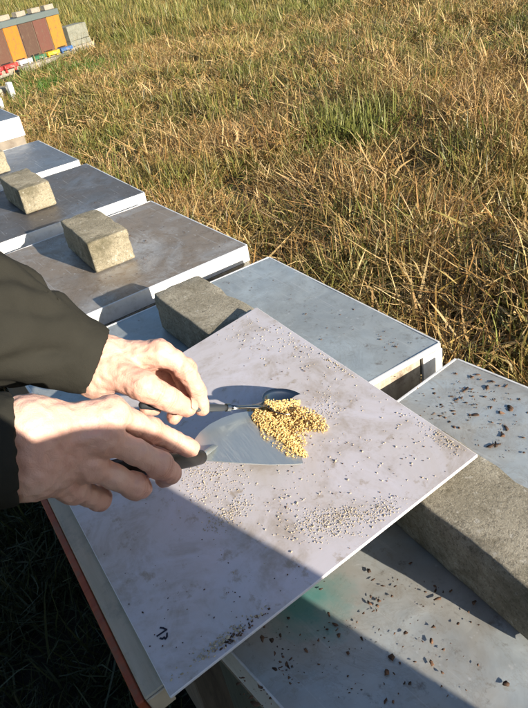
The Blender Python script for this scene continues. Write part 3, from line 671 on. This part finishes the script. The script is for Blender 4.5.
def hand_fn(H, elbow):
    wm = (H['w1'][0] + H['w2'][0])/2; fa = elbow - wm; fa /= np.linalg.norm(fa)
    def fn(P):
        d = None
        for q, (m, r) in enumerate(H['mcp']):
            f = q/3; a = H['w1'][0]*(1-f) + H['w2'][0]*f; s = seg(P, a, m, .0165, r*.98); d = s if d is None else smin(d, s, .013)
        for ww, rr in (H['w1'], H['w2']):
            d = smin(d, seg(P, ww, ww + fa*.10, rr, rr*1.06), .016)
        d = smin(d, seg(P, H['w1'][0], H['w2'][0], H['w1'][1], H['w2'][1]), .016)
        for q, (m, r) in enumerate(H['mcp']):      # tendons raised on the back of the hand
            f = .2 + .6*q/3; a = H['w1'][0]*(1-f) + H['w2'][0]*f; n = (CAM - m); n /= np.linalg.norm(n); n = n - (m-a)*((n @ (m-a))/((m-a) @ (m-a)))
            d = smin(d, seg(P, a + n*.0150, m + n*(r - .0012), .0022, .0026), .0045)
        th = chain(P, H['thumb'], .006)
        # web between thumb and index
        d = smin(d, th, .010)
        F = None
        for fg in H['fingers']:
            s = chain(P, [(k, r*.94) for k, r in fg[:-1]] + [fg[-1]], .004); F = s if F is None else smin(F, s, .0016)
        d = smin(d, F, .0060)
        for fg in H['fingers']:      # knuckles and finger pads
            k, r = fg[0]; d = smin(d, np.linalg.norm(P - k.astype(np.float32), axis=1) - r*1.04, .006)
            k, r = fg[2]; d = smin(d, np.linalg.norm(P - k.astype(np.float32), axis=1) - r*1.05, .004)
        # skin folds: shallow rings at the finger joints
        for fg in H['fingers'] + [H['thumb']]:
            for ji in (2, 3):
                k, r = fg[ji]; ax = fg[min(ji+1, len(fg)-1)][0] - fg[ji-1][0]; ax = (ax/np.linalg.norm(ax)).astype(np.float32); rel = P - k.astype(np.float32); al = rel @ ax
                dist = np.sqrt(np.maximum((rel*rel).sum(1) - al*al, 0)); m = np.exp(-((dist - r)/.004)**2)
                d = d + m*.0007*(np.exp(-((al)/.0007)**2) + .8*np.exp(-((al-.0026)/.0006)**2) + .7*np.exp(-((al+.0027)/.0006)**2))
        P2_ = P*np.float32(1000); d = d + .00022*(np.sin(P2_[:, 0]*.55 + 2*np.sin(P2_[:, 1]*.31)) + np.sin(P2_[:, 1]*.62 + 2*np.sin(P2_[:, 2]*.27)) + np.sin(P2_[:, 2]*.50 + 2*np.sin(P2_[:, 0]*.37)))
        return d
    pts = np.array([p for p, r in [H['w1'], H['w2'], *H['mcp'], *H['thumb']] + sum(H['fingers'], [])] + [wm + fa*.09])
    return fn, pts.min(0) - .024, pts.max(0) + .024
parts_v, parts_f, off = [], [], 0
flush = []; crease = []
for H, el in ((RH, ELR), (LH, ELL)):
    fn, lo, hi = hand_fn(H, el); v, f = surface(fn, lo, hi, .00105); v = relax(v, f, 2, .5)
    fl = np.zeros(len(v))
    for fg in H['fingers'] + [H['thumb']]:
        for ji, a in ((0, .30), (2, .55), (4 if len(fg) > 4 else 3, .75)):
            k, r = fg[ji]; fl = np.maximum(fl, .8*a*np.exp(-((np.linalg.norm(v - k, axis=1))/(r*1.25))**2))
    cr = np.zeros(len(v))
    for fg in H['fingers'] + [H['thumb']]:
        for ji in (2, 3):
            k, r = fg[ji]; ax = fg[min(ji+1, len(fg)-1)][0] - fg[ji-1][0]; ax = ax/np.linalg.norm(ax); rel = v - k; al = rel @ ax; dist = np.sqrt(np.maximum((rel*rel).sum(1) - al*al, 0)); m = np.exp(-((dist - r)/.005)**2)
            cr = np.maximum(cr, m*np.maximum(np.exp(-(al/.0008)**2), np.maximum(.8*np.exp(-((al-.0026)/.0007)**2), .7*np.exp(-((al+.0027)/.0007)**2))))
    crease.append(cr); flush.append(fl); parts_v.append(v); parts_f.append(f + off); off += len(v)
# trunk, arms and head under the clothes (coarser)
HEAD = A(.00, -.93, .80); NECK = A(-.04, -1.03, .62)
def body_fn(P):
    d = seg(P, A(-.055, -1.13, .20), A(-.055, -1.07, .50), .115, .125)
    d = smin(d, seg(P, A(-.20, -1.02, .52), A(.10, -1.06, .53), .055, .055), .08)
    d = smin(d, seg(P, NECK, HEAD, .052, .055), .05)
    d = smin(d, seg(P, HEAD + np.array([0, .02, .02]), HEAD + np.array([0, -.03, .04]), .082, .092), .03)
    d = smin(d, seg(P, HEAD + np.array([.005, .055, -.02]), HEAD + np.array([.005, .05, -.05]), .05, .038), .03)       # jaw
    d = smin(d, seg(P, HEAD + np.array([.005, .108, -.005]), HEAD + np.array([.005, .098, .025]), .014, .008), .012)   # nose
    for s in (-1, 1): d = smin(d, seg(P, HEAD + np.array([s*.084, .0, -.01]), HEAD + np.array([s*.09, -.01, .025]), .012, .014), .008)
    for sh, el, H in ((SHR, ELR, RH), (SHL, ELL, LH)):
        wm = (H['w1'][0] + H['w2'][0])/2; e = wm + (el - wm)/np.linalg.norm(el - wm)*.045
        d = smin(d, seg(P, sh, el, .050, .042), .03); d = smin(d, seg(P, el, e, .042, .027), .02)
    for s in (-1, 1):
        d = smin(d, seg(P, A(-.055 + s*.08, -1.13, .16), A(-.055 + s*.10, -1.10, -.26), .085, .055), .04); d = smin(d, seg(P, A(-.055 + s*.10, -1.10, -.26), A(-.055 + s*.11, -1.15, -.68), .055, .038), .03)
    return d
v, f = surface(body_fn, (-.42, -1.36, .02), (.30, -.42, 1.80), .011); v = relax(v, f, 2)
flush.append(np.zeros(len(v))); crease.append(np.zeros(len(v))); parts_v.append(v); parts_f.append(f + off)
me = np_mesh('body', np.concatenate(parts_v) - po, np.concatenate(parts_f)); me.attributes.new('flush', 'FLOAT', 'POINT').data.foreach_set('value', np.concatenate(flush)); me.attributes.new('crease', 'FLOAT', 'POINT').data.foreach_set('value', np.concatenate(crease))
obj('body', me, M_skin, person, smooth=True)
# fingernails
def nail(fg, up_, sc=1.0):
    (a, ra), (b, rb) = fg[-2], fg[-1]; d = b - a; d /= np.linalg.norm(d); n = up_ - d*(up_ @ d); n /= np.linalg.norm(n); s = np.cross(d, n)
    bm = bmesh.new(); g = []
    for i in range(9):
        u = i/8*2-1
        g.append([])
        for j in range(9):
            w_ = j/8*2-1; k = math.sqrt(max(0, 1 - (abs(u)**3)*.9)); th = w_*k*.78
            p = b + d*(u*.0058*sc + .0015) + (n*math.cos(th) + s*math.sin(th))*(rb*1.0 + (ra-rb)*(.25 - .3*u))*(1.0 - .05*u*u) + n*.0004
            g[i].append(bm.verts.new(V(p - po)))
    for i in range(8):
        for j in range(8): bm.faces.new((g[i][j], g[i+1][j], g[i+1][j+1], g[i][j+1]))
    bmesh.ops.recalc_face_normals(bm, faces=bm.faces[:])
    o = obj('fingernail', bm, M_nail, person, smooth=True); md = o.modifiers.new('thick', 'SOLIDIFY'); md.thickness = .0005; md.offset = 1
nail(LH['thumb'], -CF*.75 + CU*.65, .95)
# jacket: sleeves open at the cuffs, folded cloth
CUFR, CUFL = PD(17, 448, .480), PD(98, 362, .662)
def jacket_fn(P):
    d = seg(P, A(-.055, -1.14, .08), A(-.055, -1.08, .50), .185, .165)
    d = smin(d, seg(P, A(-.20, -1.01, .53), A(.10, -1.06, .54), .075, .075), .06)
    d = smin(d, seg(P, NECK, NECK + np.array([0, .01, .035]), .078, .072), .02)
    sl = None
    for cf, el, sh, r0, r1, am in ((CUFR, ELR, SHR, .0415, .058, .6), (CUFL, ELL, SHL, .0355, .090, 1.0)):
        fa = (el - cf)/np.linalg.norm(el - cf); a = cf - fa*.05; m = cf + (el - cf)*.42
        s = smin(seg(P, cf, m, r0, (r0 + r1)/2 + .004), seg(P, m, el, (r0 + r1)/2 + .004, r1), .02); s = smin(s, seg(P, a, cf, r0 - .001, r0), .004); s = smin(s, seg(P, el, sh, r1, .080), .03)
        t = (P - cf.astype(np.float32)) @ fa.astype(np.float32)
        e1 = np.cross(fa, np.array([0, 0, 1.])); e1 /= np.linalg.norm(e1); e2 = np.cross(fa, e1); rel = P - cf.astype(np.float32); ph_ = np.arctan2(rel @ e1.astype(np.float32), rel @ e2.astype(np.float32))
        g = np.clip((t - .012)/.05, 0, 1)
        s = s + am*g*(.0036*np.sin(t*58 + 2.1*np.sin(ph_*2 + 1) + 1.3*np.sin(ph_*3)) + .0020*np.sin(t*120 + 2.7*np.sin(ph_*3 + 2)) + .0030*np.sin(ph_*4 + t*45 + 2*np.sin(t*30)))
        s = s + am*.0090*g*np.exp(-(np.sin(t*30 + 1.6*np.sin(ph_*1.5 + .5) + .6*np.sin(ph_*4))/.34)**2)*(.5 + .5*np.sin(ph_*2 + t*20)) + am*.0065*g*np.exp(-(np.sin(t*19 - ph_*2.2 + 1)/.26)**2)
        s = s + .0016*np.exp(-((t - .024)/.003)**2)      # hem seam
        s = np.where(t < .20, np.maximum(s, -t), s)
        i_ = seg(P, a, cf + fa*.03, r0 - .0075, r0 - .0085); s = np.where(t < .04, np.maximum(s, -i_), s)
        sl = s if sl is None else np.minimum(sl, s)
    return smin(d, sl, .02)
v, f = surface(jacket_fn, (-.44, -1.38, .68), (.36, -.40, 1.50), .0046); v = relax(v, f, 3, .5)
me = np_mesh('jacket', v - po, f); o = obj('jacket', me, M_jacket, person, smooth=True)
# head details, trousers, boots (outside the picture)
obj('hair', np_mesh('hair', *(lambda vf: (vf[0] - po, vf[1]))(surface(lambda P: np.maximum(smin(seg(P, HEAD + np.array([0, -.005, .03]), HEAD + np.array([0, -.035, .045]), .092, .101), seg(P, HEAD + np.array([0, -.06, -.01]), HEAD + np.array([0, -.05, -.04]), .07, .06), .03), (P - HEAD.astype(np.float32)) @ np.array([0, .83, -.56], np.float32) - .035), HEAD - .18, HEAD + .18, .008))), M_hair, person, smooth=True)
for s in (-1, 1):
    bm = bmesh.new(); bmesh.ops.create_uvsphere(bm, u_segments=12, v_segments=8, radius=.012, matrix=Matrix.Translation(V(HEAD + np.array([s*.032, .083, .012]) - po))); obj('eye', bm, mat('eye_white', (.8, .8, .78), .2), person, smooth=True)
def legs_fn(cx, cy, r=1.0):
    def fn(P):
        d = seg(P, A(cx-.05, cy, .12), A(cx+.05, cy, .12), .135*r, .135*r)
        for s in (-1, 1): d = smin(d, chain(P, [(A(cx+s*.08, cy, .05), .10*r), (A(cx+s*.10, cy+.02, -.30), .075*r), (A(cx+s*.11, cy-.02, -.66), .062*r)], .03), .03)
        return d
    return fn
v, f = surface(legs_fn(-.055, -1.13), (-.34, -1.36, .02), (.24, -.90, 1.05), .012); obj('trousers', np_mesh('trousers', relax(v, f) - po, f), M_trous, person, smooth=True)
def boots(parent, cx, cy, po_, dirv=(0, 1)):
    for s in (-1, 1):
        a = A(cx + s*.11, cy - .02, -.66); b = a + np.array([dirv[0], dirv[1], 0])*.17; b[2] = .045; h = a.copy(); h[2] = .045
        def fn(P): return np.maximum(smin(chain(P, [(a, .052), (h, .048), (b, .042)], .02), seg(P, h - np.array([dirv[0], dirv[1], 0])*.03, b, .046, .04), .02), -(P[:, 2] - .004))
        v, f = surface(fn, np.minimum(h, b) - .08 - np.array([0, 0, .0]), np.maximum(a, b) + .09, .008); obj('boot', np_mesh('boot', relax(v, f) - po_, f), M_shoe, parent, smooth=True)
boots(person, -.055, -1.13, po)

# ------------------------------------------------------------------ the unseen photographer, coat shaped so its shadow falls over board and cover
PX_, PY_ = .97, -.562
ph = empty('person', (PX_, PY_, 0), 0, 'person in dark coat taking the picture, casting the broad shadow over board and cover', 'person'); pp = np.array([PX_, PY_, 0.0])
face = np.array([math.cos(math.radians(183)), math.sin(math.radians(183)), 0]); side = np.array([-face[1], face[0], 0])
def Q(f, s, z): return np.array([PX_, PY_, 0]) + face*f + side*s + np.array([0, 0, z])
def phbody(P):
    d = seg(P, Q(0, 0, 1.0), Q(.02, 0, 1.36), .11, .12); d = smin(d, seg(P, Q(.02, -.11, 1.40), Q(.02, .11, 1.40), .05, .05), .08)
    d = smin(d, seg(P, Q(.03, 0, 1.42), Q(.07, 0, 1.58), .05, .05), .04); d = smin(d, seg(P, Q(.07, 0, 1.60), Q(.09, 0, 1.66), .085, .092), .03)
    d = smin(d, seg(P, Q(.14, 0, 1.58), Q(.13, 0, 1.54), .045, .035), .03); d = smin(d, seg(P, Q(.19, 0, 1.59), Q(.18, 0, 1.62), .014, .008), .012)
    for s in (-1, 1):
        d = smin(d, chain(P, [(Q(.02, s*.115, 1.38), .046), (Q(.07, s*.115, 1.15), .038), (Q(.29, s*.10, 1.17), .026), (Q(.365, s*.080, 1.195), .022)], .02), .03)
        for k in range(4): d = smin(d, chain(P, [(Q(.370, s*.078, 1.198), .014), (Q(.405, s*(.072 - .002*k), 1.190 + .016*k), .009), (Q(.432, s*.048, 1.192 + .016*k), .0075)], .004), .003)
        d = smin(d, chain(P, [(Q(.37, s*.07, 1.20), .014), (Q(.385, s*.05, 1.22), .010), (Q(.392, s*.035, 1.235), .008)], .004), .006)
    for s in (-1, 1): d = smin(d, chain(P, [(Q(0, s*.09, .95), .08), (Q(0, s*.10, .50), .052), (Q(-.03, s*.11, .08), .038)], .03), .03)
    return d
v, f = surface(phbody, (.46, -.96, .02), (1.30, -.20, 1.80), .0085); obj('body', np_mesh('body', relax(v, f, 1) - pp, f), M_skin, ph, smooth=True)
def coat(P):  # lower coat bulges wider than a real one, only to place its shadow edge
    d = seg(P, Q(0, 0, .40), Q(0, 0, .98), .30, .22); o_ = np.array([-math.sin(SUN_AZ), math.cos(SUN_AZ), 0])*.12; shadow_bulge = seg(P, Q(0, 0, .45) + o_, Q(0, 0, 1.03) + o_, .245, .215); shadow_bulge = -smin(-shadow_bulge, -(P[:, 2] - 1.222), .02); d = smin(d, shadow_bulge, .01); d = smin(d, seg(P, Q(0, 0, 1.0), Q(.02, 0, 1.36), .135, .12), .03); d = np.maximum(d, .30 - P[:, 2]); d = smin(d, seg(P, Q(.02, -.10, 1.40), Q(.02, .10, 1.40), .068, .068), .05)
    for s in (-1, 1): d = smin(d, chain(P, [(Q(.02, s*.115, 1.38), .062), (Q(.07, s*.115, 1.15), .052), (Q(.27, s*.10, 1.162), .040)], .02), .03)
    return d
v, f = surface(coat, (.48, -1.02, .24), (1.42, -.10, 1.55), .011); obj('coat', np_mesh('coat', relax(v, f, 1) - pp, f), M_coat, ph, smooth=True)
v, f = surface(lambda P: smin(chain(P, [(Q(0, -.09, .9), .10), (Q(0, -.10, .5), .075), (Q(-.03, -.11, .10), .065)], .03), chain(P, [(Q(0, .09, .9), .10), (Q(0, .10, .5), .075), (Q(-.03, .11, .10), .065)], .03), .03), (.68, -.88, .02), (1.26, -.24, 1.1), .012)
obj('trousers', np_mesh('trousers', relax(v, f) - pp, f), M_trous, ph, smooth=True)
v, f = surface(lambda P: np.maximum(seg(P, Q(.06, 0, 1.635), Q(.07, 0, 1.67), .098, .102), (P - Q(.12, 0, 1.62).astype(np.float32)) @ (face*.8 - np.array([0, 0, .6])).astype(np.float32)), Q(.06, 0, 1.65) - .16, Q(.06, 0, 1.65) + .16, .009)
obj('hair', np_mesh('hair', v - pp, f), M_hair, ph, smooth=True)
for s in (-1, 1):
    a = Q(-.03, s*.11, .05)
    def fn(P): return np.maximum(seg(P, a, a + face*.18, .05, .042), -(P[:, 2] - .004))
    v, f = surface(fn, a - .26, a + .26, .009); obj('boot', np_mesh('boot', relax(v, f) - pp, f), M_shoe, ph, smooth=True)
phn = bpy.data.objects.new('phone', None); C.objects.link(phn)
phn.matrix_world = Matrix(((CR[0], CU[0], -CF[0], CAM[0] - CF[0]*.010), (CR[1], CU[1], -CF[1], CAM[1] - CF[1]*.010), (CR[2], CU[2], -CF[2], CAM[2] - CF[2]*.010), (0, 0, 0, 1)))
tag(phn, 'black phone held up in both hands at the point of view', 'phone')
obj('phone_body', box(-.055, .018, -.13, .018, -.001, .007, bev=.002, seg=2), M_black, phn)
obj('screen', box(-.052, .015, -.126, .014, .0072, .0076), mat('screen_glass', (.02, .02, .025), .08), phn)

# ------------------------------------------------------------------ the far row of small painted hives
FA = math.radians(116); fd = np.array([math.cos(FA), math.sin(FA), 0]); fn_ = np.array([math.sin(FA), -math.cos(FA), 0])   # along the row; out of the fronts
F0 = np.array([-10.42, 1.93, 0]); FP = .290; FB = .16
rzf = FA
cols = [('brown', (.11, .050, .03), 'red', (.50, .035, .03)), ('orange yellow', (.50, .16, .012), 'white', (.78, .78, .78)), ('dark brown', (.085, .045, .03), 'green', (.02, .13, .06)),
        ('reddish brown', (.13, .05, .035), 'yellow', (.72, .45, .02)), ('ochre yellow', (.40, .18, .02), 'blue', (.03, .12, .33))]
M_lidg = mat('grey_green_lid', (.12, .15, .145), .6, .3); M_flat = mat('weathered_rail', rough=.9, fn=f_wood((.20, .18, .14), (.34, .31, .25), (1, 1, 6)))
for i, (cn, cc, ln, lc) in enumerate(cols + [('brown', (.17, .085, .05), 'red', (.46, .03, .03))]):
    k = i - 1 if i < 5 else -2
    o0 = F0 + fd*FP*k
    t = empty('small_beehive', (o0[0], o0[1], 0), rzf, 'small %s hive with %s landing board in the far row' % (cn, ln) if i < 5 else 'small brown hive with dull red landing board, farthest left of the far row', 'beehive', 'small painted hives in the far row')
    W_ = FP - .015
    # local: x along the row, -y out of the front
    obj('hive_front', box(.004, W_-.004, -.004, .012, FB, FB+.490, bev=.003), paint('front_%s_%d' % (cn.replace(' ', '_'), i), cc), t)
    obj('hive_body', box(0, W_, .0125, .42, FB-.01, FB+.50, bev=.004), M_b1, t)
    lid = obj('lid', box(-.008, W_+.008, -.02, .44, FB+.492, FB+.575, bev=.005), M_lidg, t)
    lb = obj('landing_board', box(.012, W_-.012, -.125, -.006, FB-.015, FB+.035, bev=.003), paint('board_%s_%d' % (ln, i), lc, (.4, .35, .3)), t)
    for xx in (.035, W_-.07): obj('bracket', box(xx, xx+.03, -.10, -.008, FB-.065, FB-.0205, bev=.002), lb.data.materials[0], lb)
    obj('entrance_slot', box(.05, W_-.05, -.0065, -.0043, FB+.0355, FB+.050), M_black, t)
M_brick = mat('pale_brick', rough=.9, fn=f_conc((.26, .23, .18), (.36, .32, .26), .2))
for i, (k, lab) in enumerate(((.45, 'pale brick lying on the orange yellow hive roof'), (1.55, 'pale brick over the dark brown hive roof'), (2.6, 'pale brick over the reddish brown hive roof'), (3.55, 'pale brick lying on the ochre yellow hive roof'))):
    p = F0 + fd*FP*(k - .2)
    t = empty('brick', (p[0] - fn_[0]*.12, p[1] - fn_[1]*.12, FB+.5762), rzf + .1*rnd.uniform(-1, 1), lab, 'brick', 'pale bricks on the far hive roofs')
    obj('brick_body', box(0, .19, -.05, .05, 0, .07, bev=.006, jit=.003), M_brick, t)
# the beams they stand on, and the blocks at the near end
t = empty('hive_stand', tuple(F0 - fd*.65), rzf, 'weathered beams carrying the far row of small hives', 'hive stand')
for yy in (-.06, .28): obj('beam', box(-.1, 2.35, yy, yy+.09, .045, FB-.0125, bev=.008, jit=.004), M_flat, t)
for xx in (.1, 1.2, 2.15): obj('crosspiece', box(xx, xx+.12, -.10, .42, 0, .044, bev=.004, jit=.003), M_flat, t)
M_cg = mat('grey_green_concrete', rough=.95, fn=f_conc((.17, .18, .14), (.26, .26, .21), .7))
p = F0 + fd*(FP*4 + .12)
for i, (z, dy, lab) in enumerate(((0, 0, 'lower hollow concrete block beside the blue landing board'), (.225, .03, 'upper concrete block with pale top beside the blue landing board'))):
    t = empty('concrete_block', (p[0] - fn_[0]*.05, p[1] - fn_[1]*.05, z), rzf + dy, lab, 'concrete block', 'blocks stacked at the end of the far hive row')
    bm = box(0, .46, 0, .24, 0, .22, bev=.008, jit=.004, seg=2); obj('block_body', bm, M_cg, t)
p = PZ(60, 62, -.70)
t = empty('beam', (p[0], p[1], 0), FA - .05, 'old grey timber lying in the grass before the far hives', 'timber'); obj('timber_body', box(-.75, .75, -.07, .07, .01, .15, bev=.012, jit=.01), M_flat, t)
for (x, y, lab, sz_, h) in ((13, 97, 'white painted post standing in green grass at the left edge', .06, .20), (2, 108, 'short pale stake beside the white post at the left edge', .05, .14)):
    p = PZ(x, y, -.72); t = empty('post', (p[0], p[1], 0), .3, lab, 'post'); obj('post_body', box(-sz_/2, sz_/2, -sz_/2, sz_/2, 0, h, bev=.006, jit=.004), M_rim, t)
p = PZ(3, 96, -.72); t = empty('concrete_slab', (p[0], p[1], 0), FA, 'weathered brownish concrete slab at the left edge before the far hives', 'slab'); obj('slab_body', box(-.55, .10, -.12, .12, 0, .13, bev=.008, jit=.005), M_conc, t)
